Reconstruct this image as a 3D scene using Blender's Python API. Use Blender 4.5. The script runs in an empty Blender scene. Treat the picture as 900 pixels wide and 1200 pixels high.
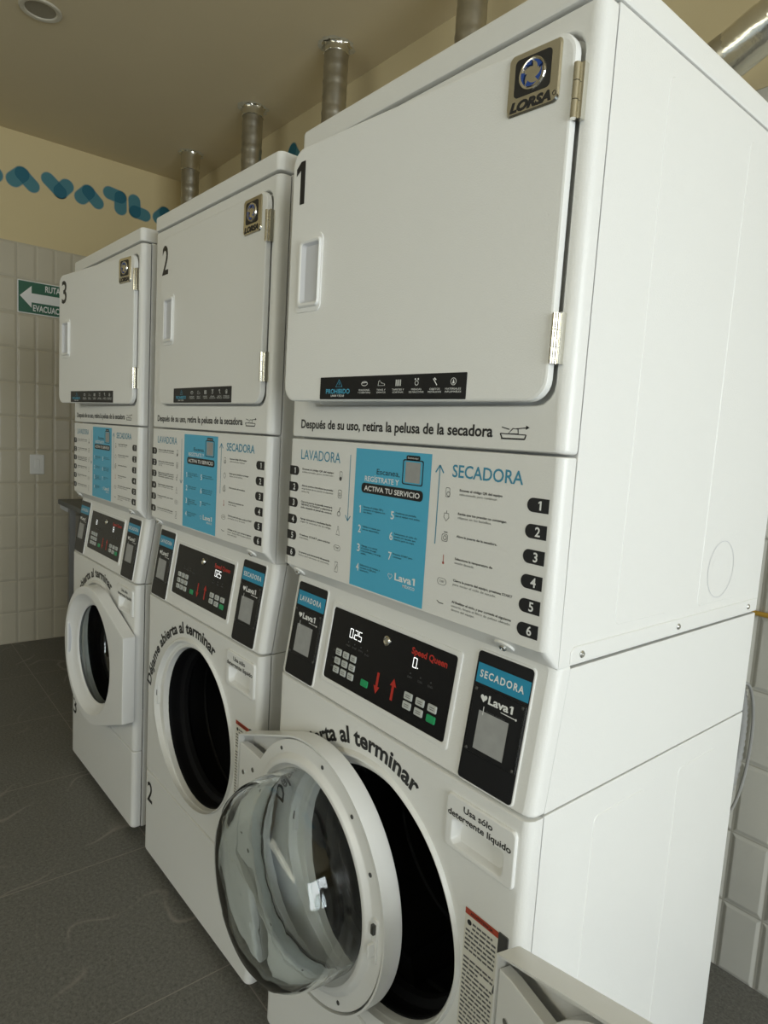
import bpy, bmesh, math, random
from mathutils import Vector, Matrix
random.seed(7)
PI = math.pi
SC = bpy.context.scene
COL = SC.collection

# ---------------------------------------------------------------- camera
cam_data = bpy.data.cameras.new('camera')
cam = bpy.data.objects.new('camera', cam_data); COL.objects.link(cam)
RX = Vector((0.6342, 0.7708, 0.0604)); RD = Vector((0.1247, -0.0248, -0.9919)); RF = Vector((-0.763, 0.6366, -0.1119))
RX.normalize(); RF.normalize(); RD = RF.cross(RX).normalized(); RX = RD.cross(RF).normalized()
m = Matrix((RX, -RD, -RF)).transposed().to_4x4()
m.translation = Vector((0.503, -0.7196, 1.3899))
cam.matrix_world = m
cam_data.sensor_fit = 'VERTICAL'; cam_data.sensor_height = 36.0; cam_data.sensor_width = 27.0
cam_data.lens = 758.52 / 1200 * 36.0
cam_data.clip_start = 0.02
SC.camera = cam

# ---------------------------------------------------------------- world, light, exposure
SC.view_settings.view_transform = 'Standard'; SC.view_settings.look = 'None'
SC.view_settings.gamma = 1.0; SC.view_settings.use_curve_mapping = False
SC.view_settings.exposure = 0.0
W = bpy.data.worlds.new('daylight'); SC.world = W; W.use_nodes = True
wb = W.node_tree.nodes['Background']
wb.inputs[0].default_value = (0.80, 0.90, 1.0, 1); wb.inputs[1].default_value = 0.7
def area(name, loc, rot, sx, sy, power, col):
    d = bpy.data.lights.new(name, 'AREA'); d.shape = 'RECTANGLE'; d.size = sx; d.size_y = sy
    d.energy = power; d.color = col
    o = bpy.data.objects.new(name, d); COL.objects.link(o); o.location = loc; o.rotation_euler = rot
    return o
# daylight coming in through the shop window, then an added fill lamp
area('window_daylight', (4.6, -0.6, 1.6), (0, PI/2, 0), 2.6, 3.2, 232, (0.95, 0.97, 1.0))
area('added_warm_fill', (0.2, -4.4, 2.35), (PI/2, 0, 0), 4.2, 0.8, 52, (1.0, 0.91, 0.70))  # added warm fill for the upper machine fronts, standing in for bounce light

# ---------------------------------------------------------------- materials
def new_mat(name):
    mt = bpy.data.materials.new(name); mt.use_nodes = True
    return mt, mt.node_tree.nodes, mt.node_tree.links, mt.node_tree.nodes['Principled BSDF']
def mat(name, col, rough=0.5, metal=0.0, bump=0.0, bscale=400.0, var=0.0, vscale=6.0, emit=None, estr=0.0, coat=0.0, spec=None):
    mt, N, L, b = new_mat(name)
    b.inputs['Base Color'].default_value = (*col, 1); b.inputs['Roughness'].default_value = rough; b.inputs['Metallic'].default_value = metal
    if coat: b.inputs['Coat Weight'].default_value = coat
    if spec is not None: b.inputs['Specular IOR Level'].default_value = spec
    tc = N.new('ShaderNodeTexCoord')
    if bump:
        n = N.new('ShaderNodeTexNoise'); n.inputs['Scale'].default_value = bscale; n.inputs['Detail'].default_value = 2
        L.new(tc.outputs['Object'], n.inputs['Vector'])
        bp = N.new('ShaderNodeBump'); bp.inputs['Strength'].default_value = bump; bp.inputs['Distance'].default_value = 0.001
        L.new(n.outputs['Fac'], bp.inputs['Height']); L.new(bp.outputs[0], b.inputs['Normal'])
    if var:
        n2 = N.new('ShaderNodeTexNoise'); n2.inputs['Scale'].default_value = vscale; n2.inputs['Detail'].default_value = 5
        L.new(tc.outputs['Object'], n2.inputs['Vector'])
        mx = N.new('ShaderNodeMix'); mx.data_type = 'RGBA'
        mx.inputs['A'].default_value = (*[c*(1-var) for c in col], 1); mx.inputs['B'].default_value = (*[min(1, c*(1+var)) for c in col], 1)
        L.new(n2.outputs['Fac'], mx.inputs['Factor']); L.new(mx.outputs['Result'], b.inputs['Base Color'])
    if emit:
        b.inputs['Emission Color'].default_value = (*emit, 1); b.inputs['Emission Strength'].default_value = estr
    return mt
M = {}
M['enamel'] = mat('white_enamel', (0.80, 0.80, 0.775), 0.34, bump=0.35, bscale=420)
M['plastic'] = mat('white_plastic', (0.80, 0.80, 0.78), 0.28, bump=0.04, bscale=200)
M['pocket'] = mat('grey_pocket_plastic', (0.60, 0.61, 0.64), 0.4, bump=0.04, bscale=200)
M['sticker'] = mat('sticker_vinyl', (0.80, 0.80, 0.77), 0.40, bump=0.02, bscale=200)
M['blue'] = mat('poster_blue', (0.085, 0.44, 0.66), 0.40, bump=0.02, bscale=150)
M['bluetext'] = mat('heading_blue', (0.05, 0.27, 0.42), 0.45, bump=0.02, bscale=150)
M['teal'] = mat('card_teal', (0.022, 0.28, 0.46), 0.35, bump=0.02, bscale=150)
M['black'] = mat('black_print', (0.012, 0.012, 0.013), 0.42, bump=0.02, bscale=150)
M['cardblack'] = mat('black_card', (0.012, 0.012, 0.013), 0.30, bump=0.03, bscale=120, spec=0.35)
M['screen'] = mat('black_glossy_screen', (0.010, 0.010, 0.011), 0.22, bump=0.02, bscale=100, spec=0.35)
M['screengrey'] = mat('screen_print_grey', (0.10, 0.10, 0.10), 0.4, bump=0.02, bscale=150)
M['white'] = mat('white_print', (0.82, 0.83, 0.82), 0.4, bump=0.02, bscale=150)
M['greyqr'] = mat('grey_blank_square', (0.34, 0.345, 0.34), 0.45, var=0.15, vscale=60)
M['grey'] = mat('grey_text', (0.10, 0.10, 0.10), 0.45, bump=0.02, bscale=150)
M['key'] = mat('pale_button', (0.52, 0.54, 0.52), 0.4, bump=0.04, bscale=200)
M['keygreen'] = mat('green_button', (0.02, 0.32, 0.12), 0.35, bump=0.04, bscale=200)
M['redprint'] = mat('red_print', (0.48, 0.03, 0.02), 0.4, bump=0.02, bscale=150)
M['led'] = mat('lit_digits', (0.8, 0.82, 0.8), 0.4, emit=(0.95, 0.97, 0.95), estr=1.2, bump=0.02)
M['chrome'] = mat('chrome', (0.75, 0.73, 0.66), 0.14, 1.0, bump=0.03, bscale=90)
M['steel'] = mat('steel_screw', (0.62, 0.62, 0.60), 0.25, 1.0, bump=0.08, bscale=300)
M['darksteel'] = mat('dark_bracket', (0.10, 0.10, 0.095), 0.45, 0.6, bump=0.08, bscale=200)
M['rubber'] = mat('black_rubber', (0.006, 0.006, 0.007), 0.7, bump=0.05, bscale=90, spec=0.2)
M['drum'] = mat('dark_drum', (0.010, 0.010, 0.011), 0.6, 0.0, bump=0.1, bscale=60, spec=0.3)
M['galv'] = mat('galvanised_duct', (0.46, 0.44, 0.38), 0.36, 1.0, bump=0.5, bscale=40, var=0.35, vscale=18)
M['foil'] = mat('foil_tape', (0.72, 0.70, 0.62), 0.22, 1.0, bump=0.9, bscale=55)
M['plaster'] = mat('torn_plaster', (0.62, 0.58, 0.46), 0.85, bump=0.6, bscale=120, var=0.3, vscale=40)
M['hose'] = mat('grey_hose', (0.30, 0.30, 0.29), 0.5, bump=0.1, bscale=100)
M['cable'] = mat('grey_cable', (0.28, 0.28, 0.27), 0.5, bump=0.1, bscale=100)
M['pipe'] = mat('yellow_pipe', (0.55, 0.33, 0.05), 0.4, bump=0.1, bscale=100)
M['signgreen'] = mat('sign_green', (0.005, 0.11, 0.055), 0.35, bump=0.02, bscale=80)
M['letter'] = mat('painted_teal', (0.065, 0.225, 0.27), 0.6, bump=0.05, bscale=120)
M['letterdark'] = mat('painted_teal_overlap', (0.012, 0.135, 0.20), 0.6, bump=0.05, bscale=120)
M['letterpale'] = mat('pale_outline', (0.36, 0.38, 0.33), 0.7, bump=0.05, bscale=120)
M['counter'] = mat('dark_grey_counter', (0.13, 0.14, 0.145), 0.4, bump=0.05, bscale=80, var=0.2, vscale=20)
M['lampwhite'] = mat('lamp_white', (0.62, 0.58, 0.48), 0.45, bump=0.05, bscale=120)
M['lampglass'] = mat('lamp_unlit_diffuser', (0.28, 0.25, 0.19), 0.4, bump=0.1, bscale=200)
M['frame'] = mat('window_frame_aluminium', (0.45, 0.45, 0.44), 0.4, 0.8, bump=0.05, bscale=80)
M['swirl'] = mat('badge_blue', (0.02, 0.07, 0.30), 0.3, bump=0.02)
M['labelwhite'] = mat('label_paper', (0.72, 0.70, 0.62), 0.5, bump=0.03, bscale=100)
M['labelred'] = mat('label_red', (0.42, 0.06, 0.03), 0.5, bump=0.03, bscale=100)
M['labelblue'] = mat('label_blue', (0.12, 0.22, 0.30), 0.5, bump=0.03, bscale=100)

def glass(name, col, rough=0.0, ior=1.45):
    mt, N, L, b = new_mat(name)
    b.inputs['Base Color'].default_value = (*col, 1); b.inputs['Roughness'].default_value = rough
    b.inputs['Transmission Weight'].default_value = 1.0; b.inputs['IOR'].default_value = ior
    tc = N.new('ShaderNodeTexCoord'); n = N.new('ShaderNodeTexNoise'); n.inputs['Scale'].default_value = 9
    L.new(tc.outputs['Object'], n.inputs['Vector'])
    bp = N.new('ShaderNodeBump'); bp.inputs['Strength'].default_value = 0.10; bp.inputs['Distance'].default_value = 0.02
    L.new(n.outputs['Fac'], bp.inputs['Height']); L.new(bp.outputs[0], b.inputs['Normal'])
    return mt
M['glass'] = glass('door_glass', (0.90, 0.94, 0.94))
def thin_glass(name, tint, refl=0.08):
    mt, N, L, b = new_mat(name); N.remove(b)
    out = [n for n in N if n.type == 'OUTPUT_MATERIAL'][0]
    t = N.new('ShaderNodeBsdfTransparent'); t.inputs[0].default_value = (*tint, 1)
    g = N.new('ShaderNodeBsdfGlossy'); g.inputs['Roughness'].default_value = 0.03
    f = N.new('ShaderNodeFresnel'); f.inputs[0].default_value = 1.45
    mx = N.new('ShaderNodeMixShader'); L.new(f.outputs[0], mx.inputs[0]); L.new(t.outputs[0], mx.inputs[1]); L.new(g.outputs[0], mx.inputs[2])
    L.new(mx.outputs[0], out.inputs[0]); return mt
M['pane'] = thin_glass('window_pane', (0.96, 0.98, 0.97))
M['acrylic'] = thin_glass('clear_acrylic', (0.9, 0.92, 0.92))

def tile_mat(name, tile, tile_hi, grout, paint, axis, top, cell=(0.1, 0.2)):
    """cushion-edged tiles up to height `top`, smooth paint above"""
    mt, N, L, b = new_mat(name)
    geo = N.new('ShaderNodeNewGeometry'); sep = N.new('ShaderNodeSeparateXYZ'); L.new(geo.outputs['Position'], sep.inputs[0])
    def math_(op, a, c=None, c2=None):
        n = N.new('ShaderNodeMath'); n.operation = op
        for i, v in enumerate((a, c, c2)):
            if v is None: continue
            if isinstance(v, (int, float)): n.inputs[i].default_value = v
            else: L.new(v, n.inputs[i])
        return n.outputs[0]
    def edge(sock, size, off):
        a = math_('ADD', sock, off + 50*size); a = math_('MODULO', a, size); c = math_('SUBTRACT', size, a)
        return math_('MINIMUM', a, c)
    eu = edge(sep.outputs[axis], cell[0], 0.034 if axis == 'Y' else 0.03); ev = edge(sep.outputs['Z'], cell[1], 0.006)
    e = math_('MINIMUM', eu, ev)
    def smooth(sock, lo, hi):
        n = N.new('ShaderNodeMapRange'); n.interpolation_type = 'SMOOTHSTEP'; n.clamp = True
        n.inputs['From Min'].default_value = lo; n.inputs['From Max'].default_value = hi; L.new(sock, n.inputs['Value']); return n.outputs[0]
    g = smooth(e, 0.0012, 0.0024); cush = smooth(e, 0.001, 0.014)
    up = smooth(sep.outputs['Z'], top-0.001, top+0.001)
    cell_n = N.new('ShaderNodeTexNoise'); cell_n.inputs['Scale'].default_value = 3.0; cell_n.inputs['Detail'].default_value = 6
    L.new(geo.outputs['Position'], cell_n.inputs['Vector'])
    def mix(f, A, B):
        n = N.new('ShaderNodeMix'); n.data_type = 'RGBA'; L.new(f, n.inputs['Factor'])
        for k, v in (('A', A), ('B', B)):
            if isinstance(v, tuple): n.inputs[k].default_value = (*v, 1)
            else: L.new(v, n.inputs[k])
        return n.outputs['Result']
    tl = mix(cell_n.outputs['Fac'], tile, tile_hi)
    c = mix(g, grout, tl); c = mix(up, c, paint); L.new(c, b.inputs['Base Color'])
    rg = N.new('ShaderNodeMapRange'); L.new(up, rg.inputs['Value']); rg.inputs['To Min'].default_value = 0.18; rg.inputs['To Max'].default_value = 0.8
    L.new(rg.outputs[0], b.inputs['Roughness'])
    inv = math_('SUBTRACT', 1.0, up); h = math_('MULTIPLY', cush, inv)
    pn = N.new('ShaderNodeTexNoise'); pn.inputs['Scale'].default_value = 160; L.new(geo.outputs['Position'], pn.inputs['Vector'])
    h2 = math_('MULTIPLY', pn.outputs['Fac'], 0.10); h = math_('ADD', h, h2)
    bp = N.new('ShaderNodeBump'); bp.inputs['Strength'].default_value = 0.8; bp.inputs['Distance'].default_value = 0.004
    L.new(h, bp.inputs['Height']); L.new(bp.outputs[0], b.inputs['Normal'])
    return mt
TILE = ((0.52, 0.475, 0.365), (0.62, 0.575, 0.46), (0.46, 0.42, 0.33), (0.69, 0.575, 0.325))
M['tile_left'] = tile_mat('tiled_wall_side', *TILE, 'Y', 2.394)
M['tile_back'] = tile_mat('tiled_wall_rear', (0.60, 0.59, 0.53), (0.70, 0.69, 0.63), (0.46, 0.44, 0.38), (0.67, 0.575, 0.36), 'X', 2.334)  # same tiles as the side wall; brighter light painted in as paler grey
M['ceiling'] = mat('ceiling_paint', (0.72, 0.62, 0.42), 0.85, bump=0.3, bscale=140, var=0.05, vscale=2)

def floor_mat():
    mt, N, L, b = new_mat('dark_stone_floor')
    geo = N.new('ShaderNodeNewGeometry'); sep = N.new('ShaderNodeSeparateXYZ'); L.new(geo.outputs['Position'], sep.inputs[0])
    def math_(op, a, c=None):
        n = N.new('ShaderNodeMath'); n.operation = op
        for i, v in enumerate((a, c)):
            if v is None: continue
            if isinstance(v, (int, float)): n.inputs[i].default_value = v
            else: L.new(v, n.inputs[i])
        return n.outputs[0]
    def edge(s, off):
        a = math_('MODULO', math_('ADD', s, off+30*0.6), 0.6); return math_('MINIMUM', a, math_('SUBTRACT', 0.6, a))
    e = math_('MINIMUM', edge(sep.outputs['X'], 0.30), edge(sep.outputs['Y'], -0.03))
    g = N.new('ShaderNodeMapRange'); g.interpolation_type = 'SMOOTHSTEP'; L.new(e, g.inputs['Value']); g.inputs['From Min'].default_value = 0.0008; g.inputs['From Max'].default_value = 0.0022
    n1 = N.new('ShaderNodeTexNoise'); n1.inputs['Scale'].default_value = 105; n1.inputs['Detail'].default_value = 9; n1.inputs['Roughness'].default_value = 0.92; L.new(geo.outputs['Position'], n1.inputs['Vector'])
    n2 = N.new('ShaderNodeTexNoise'); n2.inputs['Scale'].default_value = 3; n2.inputs['Detail'].default_value = 6; L.new(geo.outputs['Position'], n2.inputs['Vector'])
    # pale scattered veins
    n3 = N.new('ShaderNodeTexNoise'); n3.inputs['Scale'].default_value = 1.7; n3.inputs['Detail'].default_value = 2; n3.inputs['Distortion'].default_value = 0.1; L.new(geo.outputs['Position'], n3.inputs['Vector'])
    v = math_('ABSOLUTE', math_('SUBTRACT', n3.outputs['Fac'], 0.5))
    vr = N.new('ShaderNodeMapRange'); L.new(v, vr.inputs['Value']); vr.inputs['From Min'].default_value = 0.0; vr.inputs['From Max'].default_value = 0.007; vr.inputs['To Min'].default_value = 0.55; vr.inputs['To Max'].default_value = 0.0
    n4 = N.new('ShaderNodeTexNoise'); n4.inputs['Scale'].default_value = 2.3; L.new(geo.outputs['Position'], n4.inputs['Vector'])
    gate = N.new('ShaderNodeMapRange'); L.new(n4.outputs['Fac'], gate.inputs['Value']); gate.inputs['From Min'].default_value = 0.47; gate.inputs['From Max'].default_value = 0.56
    vein = math_('MULTIPLY', vr.outputs[0], gate.outputs[0])
    def mix(f, A, B):
        n = N.new('ShaderNodeMix'); n.data_type = 'RGBA'; L.new(f, n.inputs['Factor'])
        for k, x in (('A', A), ('B', B)):
            if isinstance(x, tuple): n.inputs[k].default_value = (*x, 1)
            else: L.new(x, n.inputs[k])
        return n.outputs['Result']
    gr = N.new('ShaderNodeMapRange'); L.new(n1.outputs['Fac'], gr.inputs['Value']); gr.inputs['From Min'].default_value = 0.40; gr.inputs['From Max'].default_value = 0.60
    c = mix(gr.outputs[0], (0.03, 0.029, 0.025), (0.31, 0.305, 0.275))
    c2 = mix(n2.outputs['Fac'], (0.11, 0.105, 0.09), (0.17, 0.168, 0.155))
    mx = N.new('ShaderNodeMix'); mx.data_type = 'RGBA'; mx.inputs['Factor'].default_value = 0.5; L.new(c, mx.inputs['A']); L.new(c2, mx.inputs['B'])
    c = mix(vein, mx.outputs['Result'], (0.36, 0.33, 0.29))
    c = mix(g.outputs[0], (0.30, 0.275, 0.24), c)
    L.new(c, b.inputs['Base Color']); b.inputs['Roughness'].default_value = 0.5
    bp = N.new('ShaderNodeBump'); bp.inputs['Strength'].default_value = 0.25; bp.inputs['Distance'].default_value = 0.001
    L.new(n1.outputs['Fac'], bp.inputs['Height']); L.new(bp.outputs[0], b.inputs['Normal'])
    return mt
M['floor'] = floor_mat()

# ---------------------------------------------------------------- mesh helpers
class MB:
    def __init__(s): s.v = []; s.f = []; s.m = []; s.mats = []
    def mi(s, name):
        if name not in s.mats: s.mats.append(name)
        return s.mats.index(name)
    def add(s, vs, fs, mt):
        o = len(s.v); s.v += [tuple(p) for p in vs]; i = s.mi(mt)
        for f in fs: s.f.append([o+k for k in f]); s.m.append(i)
    def loft(s, loops, mt, cap0=False, cap1=False, closed=True, per=None):
        n = len(loops[0]); vs = [p for l in loops for p in l]; fs = []
        for j in range(len(loops)-1):
            for i in range(n if closed else n-1):
                k = (i+1) % n; fs.append((j*n+i, j*n+k, (j+1)*n+k, (j+1)*n+i))
        if per is None:
            s.add(vs, fs, mt)
        else:
            o = len(s.v); s.v += [tuple(p) for p in vs]
            for q, f in enumerate(fs): s.f.append([o+k for k in f]); s.m.append(s.mi(per[q//n]))
        if cap0: s.add(loops[0], [list(range(n))[::-1]], mt if per is None else per[0])
        if cap1: s.add(loops[-1], [list(range(n))], mt if per is None else per[-1])
    def box(s, a, b, mt):
        (x0, y0, z0), (x1, y1, z1) = a, b
        s.add([(x0,y0,z0),(x1,y0,z0),(x1,y1,z0),(x0,y1,z0),(x0,y0,z1),(x1,y0,z1),(x1,y1,z1),(x0,y1,z1)],
              [(3,2,1,0),(4,5,6,7),(0,1,5,4),(1,2,6,5),(2,3,7,6),(3,0,4,7)], mt)
    def bbox(s, a, b, mt, r=0.004, seg=2, open_front=False):
        bm = bmesh.new(); bmesh.ops.create_cube(bm, size=1)
        for v in bm.verts: v.co = Vector([(a[i]+b[i])/2 + v.co[i]*(b[i]-a[i]) for i in range(3)])
        bmesh.ops.bevel(bm, geom=bm.edges[:], offset=r, segments=seg, profile=0.5, affect='EDGES')
        if open_front: bmesh.ops.delete(bm, geom=[f for f in bm.faces if all(abs(v.co.y-a[1]) < 1e-6 for v in f.verts)], context='FACES')
        bm.verts.index_update(); s.add([v.co[:] for v in bm.verts], [[v.index for v in f.verts] for f in bm.faces], mt); bm.free()
    def prof(s, pts, x0, x1, mt, edges=(), r=0.004, seg=4, r2=0.002):
        """extrude a (y,z) profile along x; `edges` = profile edge indices whose end edges get the big bevel"""
        bm = bmesh.new(); A = [bm.verts.new((x0, y, z)) for y, z in pts]; B = [bm.verts.new((x1, y, z)) for y, z in pts]; n = len(pts)
        bm.faces.new(A); bm.faces.new(B[::-1])
        for i in range(n): k = (i+1) % n; bm.faces.new((A[k], A[i], B[i], B[k]))
        bmesh.ops.recalc_face_normals(bm, faces=bm.faces[:]); bm.edges.ensure_lookup_table()
        big = [];
        for i in edges:
            k = (i+1) % n
            for V in (A, B): big.append(bm.edges.get((V[i], V[k])))
        if big: bmesh.ops.bevel(bm, geom=big, offset=r, segments=seg, profile=0.5, affect='EDGES')
        if r2:
            sh = [e for e in bm.edges if len(e.link_faces) == 2 and e.calc_face_angle(0) > 0.9]
            bmesh.ops.bevel(bm, geom=sh, offset=r2, segments=2, profile=0.5, affect='EDGES')
        bm.verts.index_update(); s.add([v.co[:] for v in bm.verts], [[v.index for v in f.verts] for f in bm.faces], mt); bm.free()
    def tube(s, pts, rad, mt, n=12, caps=True):
        P_ = [Vector(p) for p in pts]; loops = []; up = None
        for i, p in enumerate(P_):
            t = (P_[min(i+1, len(P_)-1)] - P_[max(i-1, 0)]).normalized()
            if up is None: up = Vector((0, 0, 1)) if abs(t.z) < 0.9 else Vector((0, 1, 0))
            a = t.cross(up).normalized(); up = a.cross(t).normalized()
            r = rad[i] if isinstance(rad, (list, tuple)) else rad
            loops.append([p + r*(math.cos(k*2*PI/n)*a + math.sin(k*2*PI/n)*up) for k in range(n)])
        s.loft(loops, mt, caps, caps)
    # flat shapes on a mapped surface: f(u, v, n) -> xyz
    def poly(s, f, pts, mt, n=0.0004):
        s.add([f(u, v, n) for u, v in pts], [list(range(len(pts)))], mt)
    def slab(s, f, pts, mt, n0, n1, inset=0.0):
        cu = sum(p[0] for p in pts)/len(pts); cv = sum(p[1] for p in pts)/len(pts)
        if inset:
            k = lambda u, v: (u + max(-inset, min(inset, cu-u)), v + max(-inset, min(inset, cv-v)))
            L_ = [[f(u, v, n0) for u, v in pts], [f(u, v, n1-inset*1.0) for u, v in pts], [f(*k(u, v), n1) for u, v in pts]]
        else: L_ = [[f(u, v, n0) for u, v in pts], [f(u, v, n1) for u, v in pts]]
        s.loft(L_, mt, False, True)
    def build(s, name, parent=None, loc=(0, 0, 0), rot=(0, 0, 0), angle=35, fix=False):
        me = bpy.data.meshes.new(name); me.from_pydata(s.v, [], s.f)
        for q in s.mats: me.materials.append(M[q])
        me.polygons.foreach_set('material_index', s.m)
        if fix:
            bm = bmesh.new(); bm.from_mesh(me); bmesh.ops.remove_doubles(bm, verts=bm.verts[:], dist=1e-5)
            bmesh.ops.recalc_face_normals(bm, faces=bm.faces[:]); bm.to_mesh(me); bm.free()
        me.validate(); me.shade_smooth(); me.set_sharp_from_angle(angle=math.radians(angle))
        o = bpy.data.objects.new(name, me); COL.objects.link(o)
        o.location = loc; o.rotation_euler = rot
        w = o.modifiers.new('weighted_normals', 'WEIGHTED_NORMAL'); w.keep_sharp = True; w.weight = 60
        if parent: o.parent = parent
        return o
def rr(u0, u1, v0, v1, r, n=5):
    if r <= 0: return [(u1, v0), (u1, v1), (u0, v1), (u0, v0)]
    out = []
    for cx, cy, a0 in ((u1-r, v0+r, -90), (u1-r, v1-r, 0), (u0+r, v1-r, 90), (u0+r, v0+r, 180)):
        for k in range(n+1):
            a = math.radians(a0+90*k/n); out.append((cx+r*math.cos(a), cy+r*math.sin(a)))
    return out
def circ(u, v, r, n=24, a0=0.0): return [(u+r*math.cos(a0+k*2*PI/n), v+r*math.sin(a0+k*2*PI/n)) for k in range(n)]
def capsule(p, q, r, n=12):
    a = math.atan2(q[1]-p[1], q[0]-p[0]); out = []
    for k in range(n+1): t = a-PI/2+PI*k/n; out.append((q[0]+r*math.cos(t), q[1]+r*math.sin(t)))
    for k in range(n+1): t = a+PI/2+PI*k/n; out.append((p[0]+r*math.cos(t), p[1]+r*math.sin(t)))
    return out
def seg2(p, q, w):
    dx, dy = q[0]-p[0], q[1]-p[1]; l = math.hypot(dx, dy); nx, ny = -dy/l*w/2, dx/l*w/2
    return [(p[0]-nx, p[1]-ny), (q[0]-nx, q[1]-ny), (q[0]+nx, q[1]+ny), (p[0]+nx, p[1]+ny)]
def ring2(mb, f, pts, w, mt, n=0.0004):
    """outline of a closed 2-D shape as a flat band of width w"""
    k = len(pts); cu = sum(p[0] for p in pts)/k; cv = sum(p[1] for p in pts)/k
    ins = []
    for u, v in pts:
        d = math.hypot(u-cu, v-cv) or 1; ins.append((u-(u-cu)/d*w, v-(v-cv)/d*w))
    mb.loft([[f(u, v, n) for u, v in pts], [f(u, v, n) for u, v in ins]], mt)
def clip(A, B):
    out = A
    for i in range(len(B)):
        p, q = B[i], B[(i+1) % len(B)]
        side = lambda s: (q[0]-p[0])*(s[1]-p[1])-(q[1]-p[1])*(s[0]-p[0])
        inp = out; out = []
        for j in range(len(inp)):
            a, b = inp[j-1], inp[j]; sa, sb = side(a), side(b)
            if (sa >= 0) != (sb >= 0): t = sa/(sa-sb); out.append((a[0]+(b[0]-a[0])*t, a[1]+(b[1]-a[1])*t))
            if sb >= 0: out.append(b)
        if not out: return []
    return out
_tc = {}
CAPH = .72
def text_geo(s, bold=0.0, shear=0.0, space=1.0):
    k = (s, bold, shear, space)
    if k not in _tc and s == '1':      # a one with a flag and no foot
        w = .115+bold*2; _tc[k] = ([(.0, .585), (.0, .470), (.13, .545), (.13, 0), (.13+w, 0), (.13+w, CAPH), (.135, CAPH)], [[0, 1, 2, 6], [2, 3, 4, 5, 6]])
    if k not in _tc and len(s) > 1 and s.endswith('1') and s[:-1].isalpha():
        va, fa = text_geo(s[:-1], bold, shear, space); vb, fb = text_geo('1', bold, shear, space); o = max(p[0] for p in va)+.06
        _tc[k] = (va+[(x+o, y) for x, y in vb], fa+[[i+len(va) for i in f] for f in fb])
    if k not in _tc:
        c = bpy.data.curves.new('t', 'FONT'); c.body = s; c.size = 1; c.offset = bold; c.shear = shear; c.space_character = space; c.resolution_u = 3
        o = bpy.data.objects.new('t', c); me = bpy.data.meshes.new_from_object(o)
        _tc[k] = ([(v.co.x, v.co.y) for v in me.vertices], [list(p.vertices) for p in me.polygons])
        bpy.data.objects.remove(o); bpy.data.curves.remove(c); bpy.data.meshes.remove(me)
    return _tc[k]

CAPH = max(y for x, y in text_geo('H')[0])
def text(mb, f, s, u, v, h, mt, width=None, align='L', bold=0.0, shear=0.0, n=0.0005, space=1.0, rot=0.0):
    vs, fs = text_geo(s, bold, shear, space)
    if not vs: return
    x0 = min(p[0] for p in vs); x1 = max(p[0] for p in vs); sy = h/CAPH; sx = width/(x1-x0) if width else sy
    off = {'L': 0, 'C': -(x1-x0)*sx/2, 'R': -(x1-x0)*sx}[align]
    cr, sr = math.cos(rot), math.sin(rot); P_ = []
    for x, y in vs:
        a, b = (x-x0)*sx+off, y*sy; P_.append(f(u+a*cr-b*sr, v+a*sr+b*cr, n))
    mb.add(P_, fs, mt)
def arc_text(mb, f, s, cu, cv, r, a0, a1, h, mt, bold=0.0, n=0.0005):
    vs, fs = text_geo(s, bold); x0 = min(p[0] for p in vs); x1 = max(p[0] for p in vs); sy = h/CAPH; P_ = []
    for x, y in vs:
        a = a0+(a1-a0)*(x-x0)/(x1-x0); R = r+y*sy; P_.append(f(cu+R*math.sin(a), cv+R*math.cos(a), n))
    mb.add(P_, fs, mt)
def heart(u, v, w):
    out = []
    for k in range(28):
        t = 2*PI*k/28; out.append((u+w/32*16*math.sin(t)**3, v+w/32*(13*math.cos(t)-5*math.cos(2*t)-2*math.cos(3*t)-math.cos(4*t))))
    return out[::-1]
def tag(o, label, cat, group=None):
    o['label'] = label; o['category'] = cat
    if group: o['group'] = group
    return o
def empty(name, loc, rz=0.0):
    o = bpy.data.objects.new(name, None); COL.objects.link(o); o.location = loc; o.rotation_euler = (0, 0, rz); o.empty_display_size = 0.1
    return o
def copy_tree(o, parent=None):
    c = o.copy(); COL.objects.link(c)
    if parent is not None: c.parent = parent
    for ch in list(o.children): copy_tree(ch, c)
    return c

# ---------------------------------------------------------------- the room
X0, X1, Y0, Y1, H = -3.90, 4.0, -3.6, 1.10, 3.0
def struct(name, mb, **k):
    o = mb.build(name, **k); o['kind'] = 'structure'; return o
b = MB(); b.box((X0-.1, Y0-.1, -.1), (X1+.1, Y1+.1, 0), 'floor'); struct('floor', b)
b = MB(); b.box((X0-.1, Y0-.1, H), (X1+.1, Y1+.1, H+.1), 'ceiling'); struct('ceiling', b)
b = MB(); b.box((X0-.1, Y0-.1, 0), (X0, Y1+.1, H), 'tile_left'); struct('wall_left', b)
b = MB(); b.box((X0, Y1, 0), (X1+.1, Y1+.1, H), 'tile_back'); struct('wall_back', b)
def wall_hole(name, axis, at, thick, a0, a1, h0, h1, A0, A1, mt):
    b = MB()
    for (p0, p1, z0, z1) in ((A0, a0, 0, H), (a1, A1, 0, H), (a0, a1, 0, h0), (a0, a1, h1, H)):
        if p1-p0 < 1e-4 or z1-z0 < 1e-4: continue
        if axis == 'x': b.box((at, p0, z0), (at+thick, p1, z1), mt)
        else: b.box((p0, at, z0), (p1, at+thick, z1), mt)
    return struct(name, b)
wall_hole('wall_right', 'x', X1, .1, -2.3, 0.8, 0.25, 2.75, Y0-.1, Y1+.1, 'tile_left')
wall_hole('wall_front', 'y', Y0-.1, .1, -2.0, 2.6, 0.0, 2.6, X0, X1, 'tile_back')
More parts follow.
